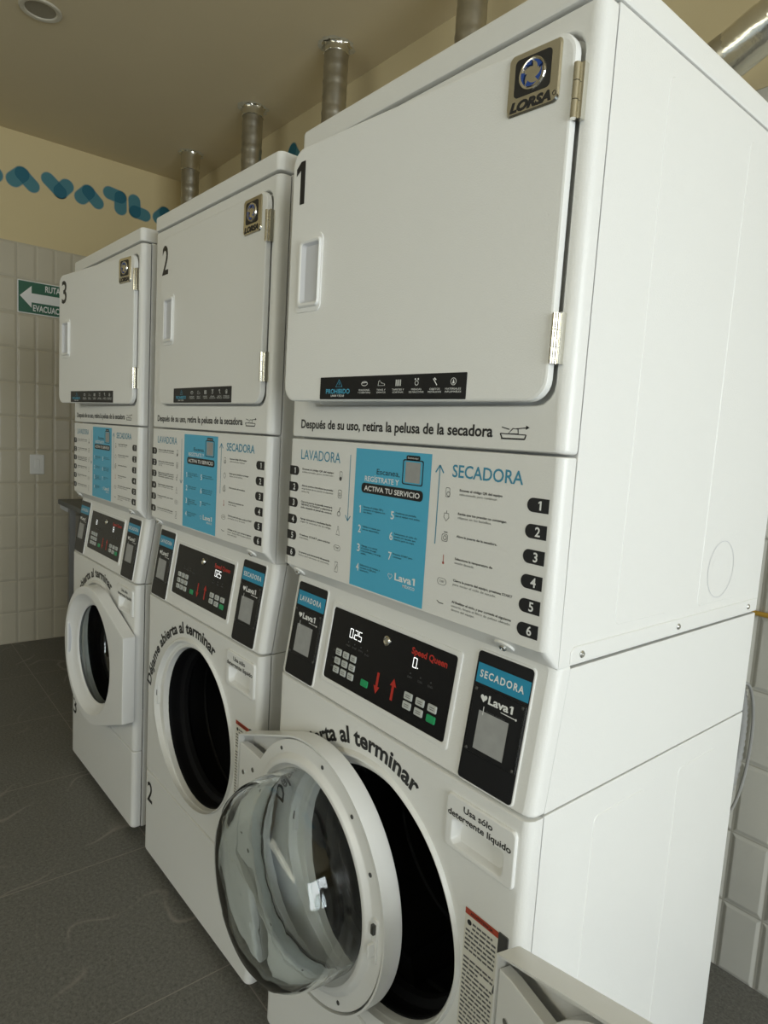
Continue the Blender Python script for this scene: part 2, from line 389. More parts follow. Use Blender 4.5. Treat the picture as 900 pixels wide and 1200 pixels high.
def window(name, axis, at, a0, a1, z0, z1, nv):
    b = MB(); g = MB(); t = .05
    def bx(mb, p0, p1, q0, q1, d0, d1, mt):
        if axis == 'x': mb.box((at+d0, p0, q0), (at+d1, p1, q1), mt)
        else: mb.box((p0, at+d0, q0), (p1, at+d1, q1), mt)
    bx(b, a0, a1, z0, z0+t, 0, .06, 'frame'); bx(b, a0, a1, z1-t, z1, 0, .06, 'frame')
    for k in range(nv+1):
        c = a0+(a1-a0-t)*k/nv; bx(b, c, c+t, z0+t, z1-t, 0, .06, 'frame')
    o = struct(name, b)
    bx(g, a0+t, a1-t, z0+t, z1-t, .028, .032, 'pane'); g.build('window_glass', o)
    return o
window('window_1', 'x', X1+.02, -2.3, 0.8, 0.25, 2.75, 3)
window('window_2', 'y', Y0-.08, -2.0, 2.6, 0.0, 2.6, 4)

# ---------------------------------------------------------------- stacked washer dryer
W_, D_ = 0.683, 0.707
OFF = (W_/2, -D_/2, 0.0)          # machine-local frame has its origin at the right front corner
F = lambda u, v, n: (u, -n, v)    # flat front
CT, CB, CY = 1.085, 0.872, 0.032
CL = math.hypot(CT-CB, CY); cz_, cy_ = (CT-CB)/CL, CY/CL
def C_(u, v, n): return (u, cy_*v - n*cz_, CB + cz_*v + n*cy_)     # sloped console
R0 = 0.016
def panel_loops(z0, z1, by=lambda z: 0.0, depth=0.028, dz=0.003, rc=0.006, n=4):
    """outer loops of a front panel whose vertical edges roll round to the side"""
    out = [[(u, by(v)+depth, v) for u, v in rr(-W_, 0, z0, z1, rc, n)]]
    for k in range(0, 5):
        t = k/4*PI/2; ix = R0*(1-math.cos(t)); iy = R0*(1-math.sin(t)); kz = dz*(1-math.cos(t))
        out.append([(u, by(v)+iy, v) for u, v in rr(-W_+ix, -ix, z0+kz, z1-kz, rc, n)])
    return out
OC = (-0.3415, 0.565)             # washer opening
RADII = [(0, .236), (30, .234), (60, .238), (90, .245), (120, .2535), (145, .262), (165, .274), (180, .2825), (190, .281), (205, .265), (220, .250), (235, .237), (255, .226), (270, .2245), (290, .2245), (310, .226), (335, .232), (360, .236)]
def ring_r(a):
    d = math.degrees(a) % 360
    for (a0, r0), (a1, r1) in zip(RADII, RADII[1:]):
        if a0 <= d <= a1:
            t = (d-a0)/(a1-a0); t = t*t*(3-2*t)*0.4 + t*0.6; return r0+(r1-r0)*t
def rect_hit(a, x0, x1, z0, z1):
    c, s = math.cos(a), math.sin(a); t = 1e9
    if c > 1e-9: t = min(t, (x1-OC[0])/c)
    if c < -1e-9: t = min(t, (x0-OC[0])/c)
    if s > 1e-9: t = min(t, (z1-OC[1])/s)
    if s < -1e-9: t = min(t, (z0-OC[1])/s)
    return (OC[0]+t*c, OC[1]+t*s)

SEV = {'0': 'abcdef', '1': 'bc', '2': 'abged', '3': 'abgcd', '4': 'fgbc', '5': 'afgcd', '6': 'afgecd', '7': 'abc', '8': 'abcdefg', '9': 'abcfgd'}
def seven(mb, f, s, u, v, w, h, mt, n):
    t = w*0.17
    for chn in s:
        if chn == '.': mb.poly(f, rr(u-w*.12, u+w*.10, v, v+w*.22, 0), mt, n); u += w*.28; continue
        S = {'a': ((u, v+h), (u+w, v+h)), 'g': ((u, v+h/2), (u+w, v+h/2)), 'd': ((u, v), (u+w, v)), 'f': ((u, v+h/2), (u, v+h)), 'b': ((u+w, v+h/2), (u+w, v+h)), 'e': ((u, v), (u, v+h/2)), 'c': ((u+w, v), (u+w, v+h/2))}
        for q in SEV[chn]: mb.poly(f, seg2(*S[q], t), mt, n)
        u += w*1.45

LAV = [(1.314, ['Escanea el código QR del equipo', 'seleccionado para continuar.']), (1.280, ['Abre la puerta e introduce tus prendas', 'asegurándote de no exceder la capacidad', 'máxima (11kg).']),
       (1.247, ['Cierra la puerta, la pantalla mostrará', '"SERVICIO ACTIVADO" y selecciona el', 'ciclo deseado al panel de control.']), (1.212, ['Agrega detergente y suavizante líquido', 'según la cantidad de tu carga.']),
       (1.178, ['Presiona START para iniciar', 'el ciclo de lavado.']), (1.142, ['La puerta permanecerá bloqueada', 'hasta que termine tu servicio.'])]
SEC = [(1.313, ['Escanea el código QR del equipo', 'seleccionado para continuar.']), (1.277, ['Revisa que tus prendas no contengan', 'objetos en los bolsillos.']), (1.242, ['Abre la puerta de la secadora.']),
       (1.207, ['Selecciona la temperatura de', 'secado deseada.']), (1.173, ['Cierra la puerta del equipo, presiona START', 'para iniciar el ciclo de secado.']), (1.139, ['Al finalizar el ciclo, y por cortesía al siguiente', 'usuario, limpia el filtro de pelusa ubicado', 'dentro del equipo.'])]
BLU = [(-.430, 1.254, '1', ['Escanea el código QR y', 'completa el registro con', 'tus datos.']), (-.430, 1.218, '2', ['Valida tu cuenta por', 'correo electrónico.']), (-.430, 1.183, '3', ['Agrega a tu cuenta', 'el método de pago', 'seleccionado y recarga', 'saldo.']), (-.430, 1.147, '4', ['Selecciona el equipo y', 'escanea su QR para', 'activarlo.']),
       (-.340, 1.254, '5', ['Confirma en pantalla', 'que el equipo esté activo.']), (-.340, 1.218, '6', ['Selecciona el ciclo de', 'lavado y/o secado que', 'deseas para tu ropa.']), (-.340, 1.183, '7', ['Presiona START para', 'comenzar.'])]

def poster():
    b = MB(); n1, n2, n3 = .0004, .0008, .0012
    b.poly(F, rr(-.448, -.2475, 1.117, 1.3705, 0), 'blue', n1)
    text(b, F, 'LAVADORA', -.635, 1.339, .0195, 'bluetext', .138, n=n1)
    text(b, F, 'SECADORA', -.200, 1.3385, .0185, 'bluetext', .137, bold=.012, n=n1)
    for i, (z, ls) in enumerate(LAV):
        b.poly(F, [(-.676, z-.0095), (-.650, z-.0095)] + [(-.650+.0095*math.cos(a), z+.0095*math.sin(a)) for a in [math.radians(-75+15*k) for k in range(11)]] + [(-.650, z+.0095), (-.676, z+.0095)], 'black', n1)
        text(b, F, str(i+1), -.656, z-.0058, .0118, 'white', align='C', bold=.02, n=n2)
        for j, t in enumerate(ls): text(b, F, t, -.628, z+.0035-.0058*j, .0033, 'grey', None if len(t) < 24 else .112, bold=.03 if j == 0 or i == 2 else .0, n=n1)
    for i, (z, ls) in enumerate(SEC):
        u0, u1 = -.053, -.0168
        b.poly(F, [(u1, z-.0098), (u1, z+.0098)] + [(u0+.0098+.0098*math.cos(a), z+.0098*math.sin(a)) for a in [math.radians(90+15*k) for k in range(13)]], 'black', n1)
        text(b, F, str(i+1), -.0315, z-.0063, .0125, 'white', align='C', bold=.02, n=n2)
        for j, t in enumerate(ls): text(b, F, t, -.182, z+.0045-.0062*j, .0034, 'grey', min(.118, .00272*len(t)), bold=.03 if j == 0 else 0, n=n1)
    # arrows beside the two columns
    b.poly(F, seg2((-.465, 1.357), (-.464, 1.234), .0016), 'bluetext', n1)
    for s in (-1, 1): b.poly(F, seg2((-.464, 1.2335), (-.464+s*.008, 1.2435), .002), 'bluetext', n1)
    b.poly(F, seg2((-.228, 1.229), (-.228, 1.354), .0018), 'bluetext', n1)
    for s in (-1, 1): b.poly(F, seg2((-.228, 1.3545), (-.228+s*.009, 1.3425), .0024), 'bluetext', n1)
    # small icons
    for k, z in enumerate((1.314, 1.281, 1.246, 1.210, 1.177, 1.140)):
        if k == 0:
            ring2(b, F, rr(-.4965, -.4885, z-.003, z+.010, .002), .001, 'grey', n1); b.poly(F, circ(-.4935, z-.004, .004, 10), 'grey', n1)
        elif k == 1: ring2(b, F, rr(-.499, -.487, z-.008, z+.008, .003), .001, 'grey', n1); ring2(b, F, circ(-.493, z-.001, .0035, 12), .001, 'grey', n1)
        elif k == 2: ring2(b, F, circ(-.4935, z-.003, .005, 12), .001, 'grey', n1); b.poly(F, seg2((-.4935, z), (-.4895, z+.010), .0016), 'grey', n1)
        elif k == 3: ring2(b, F, [(-.499, z-.008), (-.487, z-.008), (-.4905, z+.003), (-.4915, z+.009), (-.4945, z+.009), (-.4955, z+.003)], .001, 'grey', n1)
        elif k == 4: ring2(b, F, rr(-.504, -.483, z-.0055, z+.0055, .0054), .0008, 'grey', n1); text(b, F, 'START', -.4935, z-.0018, .0036, 'grey', .012, 'C', n=n1)
        else: ring2(b, F, rr(-.498, -.488, z-.010, z+.010, .001), .001, 'grey', n1); b.poly(F, seg2((-.496, z-.006), (-.490, z+.006), .001), 'grey', n1)
    for k, z in enumerate((1.312, 1.276, 1.243, 1.207, 1.172, 1.138)):
        u = -.2065
        if k == 0: ring2(b, F, rr(u-.005, u+.004, z-.006, z+.009, .002), .001, 'grey', n1); ring2(b, F, circ(u+.001, z-.001, .004, 10), .001, 'grey', n1)
        elif k == 1: ring2(b, F, [(u, z-.008), (u+.006, z-.002), (u+.005, z+.005), (u-.005, z+.005), (u-.006, z-.002)], .001, 'grey', n1); b.poly(F, seg2((u, z+.005), (u, z+.009), .001), 'grey', n1)
        elif k == 2: ring2(b, F, rr(u-.007, u+.006, z-.007, z+.005, .003), .001, 'grey', n1); ring2(b, F, circ(u, z-.001, .0038, 12), .001, 'grey', n1); b.poly(F, seg2((u-.003, z+.008), (u+.005, z+.008), .0016), 'grey', n1)
        elif k == 3: b.poly(F, seg2((u, z-.004), (u, z+.008), .0014), 'labelred', n1); b.poly(F, circ(u, z-.005, .0022, 10), 'labelred', n1)
        elif k == 4: ring2(b, F, rr(u-.010, u+.010, z-.0055, z+.0055, .0054), .0008, 'grey', n1); text(b, F, 'START', u, z-.0018, .0036, 'grey', .011, 'C', n=n1)
        else: b.poly(F, seg2((u-.008, z+.002), (u-.002, z-.001), .0014), 'grey', n1); b.poly(F, seg2((u-.002, z-.001), (u+.007, z-.0005), .0014), 'grey', n1)
    # blue block
    text(b, F, 'Escanea,', -.385, 1.3275, .0095, 'black', .062, n=n2)
    text(b, F, 'REGÍSTRATE Y', -.418, 1.313, .0090, 'white', .094, bold=.015, n=n2)
    b.poly(F, rr(-.4265, -.2625, 1.2915, 1.3095, .0075), 'black', n2)
    text(b, F, 'ACTIVA TU SERVICIO', -.418, 1.2962, .0085, 'white', .148, bold=.02, n=n3)
    ring2(b, F, rr(-.3165, -.2655, 1.3165, 1.3585, .004), .0026, 'black', n2)
    b.poly(F, rr(-.309, -.2725, 1.3205, 1.3545, 0), 'greyqr', n2)
    b.poly(F, rr(-.3085, -.2745, 1.3575, 1.3655, .003), 'black', n2); text(b, F, 'Escanea aquí', -.2915, 1.360, .003, 'white', .026, 'C', n=n3)
    for u, v, k, ls in BLU:
        text(b, F, k, u, v, .0135, 'white', .0085 if k != '1' else .005, bold=.012, n=n2)
        for j, t in enumerate(ls): text(b, F, t, u+.0125, v+.0105-.0048*j, .0031, 'black', min(.062, .0026*len(t)), n=n2)
    ring2(b, F, heart(-.332, 1.155, .012), .001, 'white', n2)
    text(b, F, 'Lava1', -.320, 1.151, .0118, 'white', .052, bold=.025, n=n2); text(b, F, 'MÉXICO', -.298, 1.1425, .0048, 'white', .030, bold=.01, n=n2)
    return b

def strip_icons(b, f, n):
    cx = [.353, .312, .273, .233, .195, .159]; caps = [('EDREDONES', 'Y COBERTORES'), ('TENIS Y', 'ZAPATOS'), ('TAPETES Y', 'CORTINAS'), ('PRENDAS', 'DE MASCOTAS'), ('OBJETOS', 'METÁLICOS'), ('MATERIALES', 'INFLAMABLES')]
    for i, (c, cp) in enumerate(zip(cx, caps)):
        u, v = -c, 1.4805
        if i == 0: ring2(b, f, [(u+.007*math.cos(t)*1.1, v+.004*math.sin(t)) for t in [k*PI/8 for k in range(16)]], .001, 'white', n); b.poly(f, seg2((u-.006, v+.001), (u+.006, v+.002), .001), 'white', n)
        elif i == 1: ring2(b, f, [(u-.008, v-.004), (u+.008, v-.004), (u+.008, v-.001), (u, v+.001), (u-.004, v+.005), (u-.007, v+.003)], .001, 'white', n)
        elif i == 2:
            for k in range(4): b.poly(f, seg2((u-.005+k*.0033, v-.005), (u-.005+k*.0033, v+.005), .0016), 'white', n)
        elif i == 3:
            ring2(b, f, circ(u, v-.001, .004, 10), .001, 'white', n)
            for s in (-1, 1): b.poly(f, circ(u+s*.003, v+.005, .0016, 8), 'white', n)
        elif i == 4: b.poly(f, seg2((u-.004, v+.005), (u+.004, v-.005), .0014), 'white', n); b.poly(f, seg2((u-.002, v+.006), (u+.002, v+.003), .002), 'white', n)
        else: ring2(b, f, circ(u, v, .0055, 16), .0008, 'white', n); b.poly(f, [(u-.0024, v-.003), (u+.0024, v-.003), (u, v+.004)], 'white', n)
        for j, t in enumerate(cp): text(b, f, t, u, 1.4685-.0042*j, .0027, 'white', min(.031, .0030*len(t)), 'C', n=n)
    ring2(b, f, [(-.428, 1.476), (-.410, 1.476), (-.419, 1.489)], .0012, 'blue', n); b.poly(f, seg2((-.419, 1.479), (-.419, 1.484), .001), 'blue', n)
    text(b, f, 'PROHIBIDO', -.422, 1.4645, .0078, 'blue', .064, 'C', bold=.012, n=n); text(b, f, 'LAVAR Y SECAR', -.422, 1.459, .0034, 'white', .036, 'C', bold=.01, n=n)

def make_stack():
    root = empty('stacked_washer_dryer', (0, 0, 0))
    P = {}
    # ---- cabinets
    b = MB(); b.bbox((-W_, .031, 1.0875), (0, D_, 1.9448), 'enamel', .002)
    X = lambda u, v, n: (n, u, v)     # right side, u = depth
    for u0, u1, v0, v1 in ((.165, .327, 1.132, 1.911), (.433, .592, 1.129, 1.911)): b.slab(X, rr(u0, u1, v0, v1, .012), 'enamel', -.001, .0009, .0009)
    ring2(b, X, circ(.512, 1.19, .053, 40), .0012, 'pocket', .0014)
    b.slab(X, [(.056, 1.091), (.699, 1.091), (.699, 1.1155), (.064, 1.1155), (.056, 1.108)], 'enamel', -.001, .0022, .0012)
    P['dryer_cabinet'] = b.build('dryer_cabinet', root, OFF)
    for u in (.081, .367, .655):
        s = MB(); s.loft([[(n_, u+r_*math.cos(k*PI/6), 1.1025+r_*math.sin(k*PI/6)) for k in range(12)] for n_, r_ in ((.001, .0055), (.0036, .0055), (.0052, .004), (.0052, .0022), (.004, .0018))], 'steel', cap1=True)
        s.build('side_screw', P['dryer_cabinet'])
    b = MB(); b.prof([(CY+.030, CT-.002), (.031, CB+.001), (D_, CB+.001), (D_, CT-.002)], -W_+.001, -.001, 'enamel', r2=.002)
    b.build('console_cabinet', root, OFF)
    b = MB(); b.bbox((-W_, .031, .028), (0, D_, CB-.001), 'enamel', .003, open_front=True)
    for u0, u1, v0, v1 in ((.163, .3165, .10, .826), (.437, .588, .10, .826)): b.slab(X, rr(u0, u1, v0, v1, .012), 'enamel', -.001, .0009, .0009)
    P['washer_cabinet'] = b.build('washer_cabinet', root, OFF)
    for u in (-W_+.06, -.06):
        for y in (.08, D_-.08):
            f = MB(); f.loft([[(u+r*math.cos(k*PI/8), y+r*math.sin(k*PI/8), z) for k in range(16)] for r, z in ((.026, 0), (.026, .012), (.012, .016), (.012, .0285))], 'rubber', True, True); f.build('foot', root, OFF)
    # ---- top cover
    b = MB(); b.prof([(-.003, 1.946), (-.003, 1.987), (D_+.002, 1.987), (D_+.002, 1.946)], -W_-.002, .002, 'enamel', edges=(0,), r=.016, seg=5, r2=.006)
    b.build('top_cover', root, OFF)
    # ---- dryer front with door recess
    b = MB(); L_ = panel_loops(1.3835, 1.9425)
    L_ = [[p for p in l] for l in L_]
    for d, y in ((0, 0), (.002, .0012), (.004, .005), (.005, .016)):
        L_.append([(u, y, v) for u, v in rr(-.6205+d, -.0215-d, 1.444+d, 1.918-d, .030, 4)])
    b.loft(L_, 'enamel', cap1=True)
    df = b.build('dryer_front', root, OFF, angle=50)
    t = MB(); text(t, F, 'Después de su uso, retira la pelusa de la secadora', -.640, 1.4025, .0165, 'black', .515, bold=.022)
    u, v = -.087, 1.411
    t.poly(F, seg2((u-.022, v-.010), (u+.020, v-.010), .0022), 'black'); t.poly(F, seg2((u-.024, v-.003), (u-.020, v-.010), .0022), 'black'); t.poly(F, seg2((u+.022, v-.004), (u+.020, v-.010), .0022), 'black')
    t.poly(F, seg2((u-.024, v-.003), (u+.022, v-.004), .0014), 'black')
    ring2(t, F, [(u-.010, v-.003), (u+.009, v-.003), (u+.008, v+.004), (u-.002, v+.005)], .0016, 'black')
    t.poly(F, seg2((u-.022, v+.006), (u-.008, v+.003), .0014), 'black'); t.poly(F, seg2((u+.004, v+.004), (u+.024, v+.006), .0014), 'black'); t.poly(F, [(u+.021, v+.003), (u+.027, v+.0062), (u+.021, v+.009)], 'black')
    t.build('lint_notice_lettering', df)
    # ---- dryer door, hinge axis on its right edge; local x runs left as negative
    hx, hy = -.027, -.012
    b = MB(); L_ = []
    for ins, y in ((.004, .016), (.0, .012), (.0, .003), (.0012, .0008), (.004, 0)):
        L_.append([(u, y, v) for u, v in rr(-.584+ins, -.001-ins, 1.4515+ins, 1.9115-ins, .030, 6)])
    b.loft(L_, 'enamel', True, True)
    dd = b.build('dryer_door', root, (OFF[0]+hx, OFF[1]+hy, 0), angle=40); P['dd'] = dd
    b = MB(); L_ = []
    HP = dict(u0=-.548, u1=-.480, v0=1.616, v1=1.750)
    for d, n_ in ((0, 0), (.001, .0018), (.010, .0022), (.012, .0055), (.0135, .007), (.018, .007), (.020, .0055)):
        L_.append([F(u, v, n_) for u, v in rr(-.560+d, -.484-d*.25, 1.614+d*.8, 1.752-d*.8, max(.002, .012-d*.3), 4)])
    L2 = [F(u, v, .0008) for u, v in rr(-.532, -.494, 1.6345, 1.7315, .004, 4)]
    b.loft(L_+[L2], 'plastic', per=['plastic']*6+['pocket']); b.add(L2, [list(range(len(L2)))], 'pocket')
    b.build('handle', dd, angle=50)
    b = MB(); b.slab(F, rr(-.472, -.135, 1.4545, 1.4935, .0015), 'cardblack', 0, .001, .0004); strip_icons(b, F, .0014); b.build('warning_strip', dd)
    # badge
    b = MB(); b.slab(F, rr(-.100, -.020, 1.8275, 1.9055, .008), 'chrome', 0, .0035, .0022)
    b.poly(F, rr(-.0885, -.0335, 1.849, 1.8965, .006), 'black', .0038)
    cu, cv = -.061, 1.873
    b.loft([[F(u, v, n_) for u, v in circ(cu, cv, r_, 32)] for r_, n_ in ((.0205, .0038), (.0195, .006), (.018, .006), (.015, .0048))], 'chrome', cap1=True)
    for k in range(5):
        a0 = k*2*PI/5+.4; pts = []
        for j in range(9): t_ = j/8; a = a0+t_*1.15; pts.append((cu+.0165*math.cos(a)*(1-.06*t_), cv+.0165*math.sin(a)*(1-.06*t_)))
        for j in range(8, -1, -1): t_ = j/8; a = a0+t_*1.15; r_ = .0095+.006*t_; pts.append((cu+r_*math.cos(a), cv+r_*math.sin(a)))
        b.poly(F, pts, 'swirl', .0066)
    text(b, F, 'LORSA', -.0935, 1.8325, .0112, 'black', .063, bold=.055, shear=.25, n=.0039); ring2(b, F, circ(-.0258, 1.8385, .003, 10), .0007, 'black', .0039)
    b.build('maker_badge', dd)
    for z0, z1 in ((1.800, 1.866), (1.500, 1.565)):
        b = MB()
        for k in range(3):
            a, c = z0+(z1-z0)*k/3, z0+(z1-z0)*(k+1)/3-.001
            b.loft([[(.003+.0046*math.cos(q*PI/6), -.001+.0046*math.sin(q*PI/6), z) for q in range(12)] for z in (a, c)], 'chrome', True, True)
        b.box((.004, .0015, z0), (.012, .0125, z1), 'chrome')
        b.build('hinge', dd)
    # ---- instruction panel
    b = MB(); b.prof([(0, 1.3805), (0, 1.1145), (CY-.0025, 1.0865), (CY-.0024, 1.0868), (CY-.0024, 1.3805)], -W_, 0, 'enamel', edges=(0, 1), r=.014, seg=4, r2=.003)
    # notch plates for the two fixing screws
    nz = Vector((0, -.028, -.031)).normalized()
    ip = b.build('instruction_panel', root, OFF, angle=40)
    for u in (-.643, -.083):
        s = MB(); c = Vector((u, .0135, 1.1015)); a1 = Vector((1, 0, 0)); a2 = nz.cross(a1)
        s.loft([[c+nz*n_+a1*(r_*1.5*math.cos(q*PI/8))+a2*(r_*math.sin(q*PI/8)) for q in range(16)] for r_, n_ in ((.0125, -.002), (.012, .003), (.0095, .0035))], 'enamel', cap1=True)
        s.loft([[c+nz*n_+a1*(r_*math.cos(q*PI/6))+a2*(r_*math.sin(q*PI/6)) for q in range(12)] for r_, n_ in ((.006, .003), (.006, .006), (.0045, .0075), (.0022, .0075), (.0018, .006))], 'steel', cap1=True)
        s.build('fixing_screw', ip)
    poster().build('instruction_poster', ip)
    # ---- sloped console
    by = lambda z: CY*(z-CB)/(CT-CB)
    b = MB(); b.loft(panel_loops(CB+.0015, CT+.004, by), 'enamel', cap1=True); con = b.build('console', root, OFF, angle=50)
    for nm, u0, word, wd in (('washer_payment_card', -.660, 'LAVADORA', .088), ('dryer_payment_card', -.1415, 'SECADORA', .092)):
        b = MB(); u1 = u0+.1055
        ring_o = rr(u0-.003, u1+.003, .004, .209, .009); b.slab(C_, ring_o, 'plastic', 0, .0022, .0012)
        b.slab(C_, rr(u0, u1, .007, .2055, .006), 'cardblack', .002, .0032, .0004)
        b.poly(C_, rr(u0+.004, u1-.001, .157, .1875, 0), 'teal', .0036); text(b, C_, word, u0+.0525, .167, .0105, 'white', wd-.008, 'C', bold=.025, n=.004, space=1.25)
        b.slab(C_, rr(u0+.006, u1-.0005, .052, .152, .002), 'cardblack', .0032, .0052, .0006)
        b.poly(C_, heart(u0+.027, .138, .013), 'white', .0056); text(b, C_, 'Lava1', u0+.036, .1325, .0115, 'white', .047, bold=.03, n=.0056)
        b.poly(C_, seg2((u0+.062, .1285), (u0+.090, .1275), .0012), 'white', .0056); b.poly(C_, circ(u0+.0905, .1275, .0018, 8), 'white', .0056)
        b.poly(C_, seg2((u0+.030, .113), (u0+.030, .126), .0014), 'white', .0056); text(b, C_, 'Escanea el código', u0+.036, .119, .0028, 'grey', .036, n=.0056)
        b.poly(C_, rr(u0+.022, u0+.0795, .060, .1185, 0), 'greyqr', .0056)
        card = b.build(nm, root, OFF)
        e = MB(); e.slab(C_, seg2((u1-.0018, .054), (u1-.0018, .150), .0022), 'acrylic', .0032, .0075); e.build('card_holder_edge', card)
        for pu, pv in ((u0+.010, .056), (u1-.006, .056), (u0+.010, .148), (u1-.006, .148)):
            s = MB(); s.loft([[C_(u, v, n_) for u, v in circ(pu, pv, r_, 10)] for r_, n_ in ((.0026, .0052), (.0026, .0066), (.001, .0072))], 'darksteel', cap1=True); s.build('holder_screw', card)
    # control display
    b = MB(); L_ = []
    for d, n_ in ((0, 0), (.0006, .0022), (.004, .0030), (.0085, .0026), (.0095, .0012)): L_.append([C_(u, v, n_) for u, v in rr(-.533+d, -.173-d, .031+d, .191-d, .006, 4)])
    b.loft(L_, 'plastic'); b.poly(C_, rr(-.5238, -.1822, .0402, .1818, .004), 'screen', .0014)
    disp = b.build('control_display', root, OFF); P['disp'] = disp
    n_ = .0018; t = MB(); text(t, C_, 'Speed Queen', -.288, .1565, .0105, 'redprint', .086, bold=.03, n=n_); t.build('brand_lettering', disp)
    for cu, cv, d in ((-.362, .080, -1), (-.319, .080, 1)):
        t = MB(); t.poly(C_, rr(cu-.0032, cu+.0032, cv-.018 if d > 0 else cv-.008, cv+.008 if d > 0 else cv+.018, 0), 'redprint', n_)
        t.poly(C_, [(cu-.0085, cv+d*.007), (cu+.0085, cv+d*.007), (cu, cv+d*.021)][::d], 'redprint', n_); t.build('up_arrow' if d > 0 else 'down_arrow', disp)
    t = MB()
    for k in range(4):
        u = -.462+.0195*k; text(t, C_, ('WASH', 'RINSE', 'SPIN', 'END')[k], u, .118-.002*(k == 3), .0034, 'screengrey', .013, 'C', n=n_); t.poly(C_, circ(u, .1265, .0014, 8), 'screengrey', n_)
    for k in range(3): u = -.282+.0255*k; text(t, C_, ('DRY', 'COOL', 'END')[k], u, .114, .0034, 'screengrey', .012, 'C', n=n_); t.poly(C_, circ(u, .1225, .0014, 8), 'screengrey', n_)
    for k in range(3): text(t, C_, ('CYCLE', 'TEMP', 'LEVEL')[k], -.5005, .098-.0155*k, .003, 'screengrey', .009, 'C', n=n_)
    t.build('display_print', disp)
    j = MB(); j.loft([[C_(-.354+r_*math.cos(q*PI/10), .159+r_*math.sin(q*PI/10), z) for q in range(20)] for r_, z in ((.0095, .001), (.009, .004), (.0065, .0055), (.005, .0035), (.0, .0035))], 'chrome'); j.build('service_jack', disp)
    keys = [(-.4865+.0235*c, .0995-.0172*r, 'key') for c in range(3) for r in range(3)] + [(-.3965, .0665, 'keygreen')] + [(-.2775+.0297*c, .0835, 'key') for c in range(3)] + [(-.2775, .0675, 'key'), (-.2478, .0665, 'key'), (-.2175, .0660, 'keygreen')]
    for i, (u, v, mt) in enumerate(keys):
        b = MB(); w = .0088 if mt == 'key' and i < 9 else .0103
        b.slab(C_, rr(u-w, u+w, v-.0063, v+.0063, .002, 3), mt, .0012, .0032, .0007)
        if mt == 'key':
            for q in range(2): b.poly(C_, seg2((u-w*.55, v+.0016-.0034*q), (u+w*.55, v+.0016-.0034*q), .0012), 'grey', .0034)
        o = b.build('push_button', disp)
        if mt == 'keygreen': o['label'] = 'green start button'
    # ---- washer front with round opening
    N_ = 128; A_ = [2*PI*k/N_ for k in range(N_)]; z0, z1 = .3035, CB-.0015
    corner = [math.atan2(z-OC[1], x-OC[0]) % (2*PI) for x in (-W_+R0, -R0) for z in (z0+.003, z1-.003)]
    for c in corner: k = min(range(N_), key=lambda i: abs(A_[i]-c)); A_[k] = c
    b = MB(); L_ = []
    def rect(ix, kz, y): return [(p[0], y, p[1]) for p in (rect_hit(a, -W_+ix, -ix, z0+kz, z1-kz) for a in A_)]
    base = rect(R0, .003, 0)
    def sc(ix, kz, y):
        out = []
        for (x, _, z) in base:
            fx = (-W_+ix if abs(x+W_-R0) < 1e-6 else (-ix if abs(x+R0) < 1e-6 else x)); fz = (z0+kz if abs(z-z0-.003) < 1e-6 else (z1-kz if abs(z-z1+.003) < 1e-6 else z)); out.append((fx, y, fz))
        return out
    L_.append(sc(0, 0, .028))
    for k in range(5): t_ = k/4*PI/2; L_.append(sc(R0*(1-math.cos(t_)), .003*(1-math.cos(t_)), R0*(1-math.sin(t_))))
    RO = .2185
    for t_, y in ((0, 0), (.06, -.0035), (.16, -.0075), (.30, -.0075), (.38, -.002), (.45, .006), (.62, .008), (.78, .004), (.90, .006), (1.0, .020)):
        L_.append([(OC[0]+(ring_r(a)*(1-t_)+RO*t_)*math.cos(a), y, OC[1]+(ring_r(a)*(1-t_)+RO*t_)*math.sin(a)) for a in A_])
    b.loft(L_, 'enamel'); wf = b.build('washer_front', root, OFF, angle=40)
    bm = bmesh.new(); bm.from_mesh(wf.data)
    for co, no in (((-.144, 0, 0), (1, 0, 0)), ((-.037, 0, 0), (1, 0, 0)), ((0, 0, .758), (0, 0, 1)), ((0, 0, .811), (0, 0, 1))):
        fs = [f for f in bm.faces if all(abs(v.co.y) < 1e-6 for v in f.verts)]
        bmesh.ops.bisect_plane(bm, geom=fs+list({e for f in fs for e in f.edges})+list({v for f in fs for v in f.verts}), plane_co=co, plane_no=no)
    bmesh.ops.delete(bm, geom=[f for f in bm.faces if abs(f.normal.y) > .99 and -.144 < f.calc_center_median().x < -.037 and .758 < f.calc_center_median().z < .811], context='FACES')
    bm.to_mesh(wf.data); bm.free()
    t = MB(); arc_text(t, F, 'Déjame abierta al terminar', -.350, .515, .3085, math.radians(-77), math.radians(22.5), .030, 'black', bold=.03); t.build('arched_lettering', wf)
    # gasket and drum
    rc = lambda r, y: [(OC[0]+r*math.cos(a), y, OC[1]+r*math.sin(a)) for a in [2*PI*k/64 for k in range(64)]]
    b = MB(); b.loft([rc(r, y) for r, y in ((.2200, .019), (.2165, .021), (.2150, .030), (.219, .040), (.219, .055), (.205, .062), (.203, .075), (.212, .085))], 'rubber'); b.build('door_gasket', root, OFF)
    b = MB(); b.loft([rc(r, y) for r, y in ((.213, .080), (.250, .090), (.252, .15), (.248, .155), (.252, .16), (.252, .30), (.248, .305), (.252, .31), (.252, .44), (.235, .46), (.06, .47), (.05, .45), (.0, .45))], 'drum')
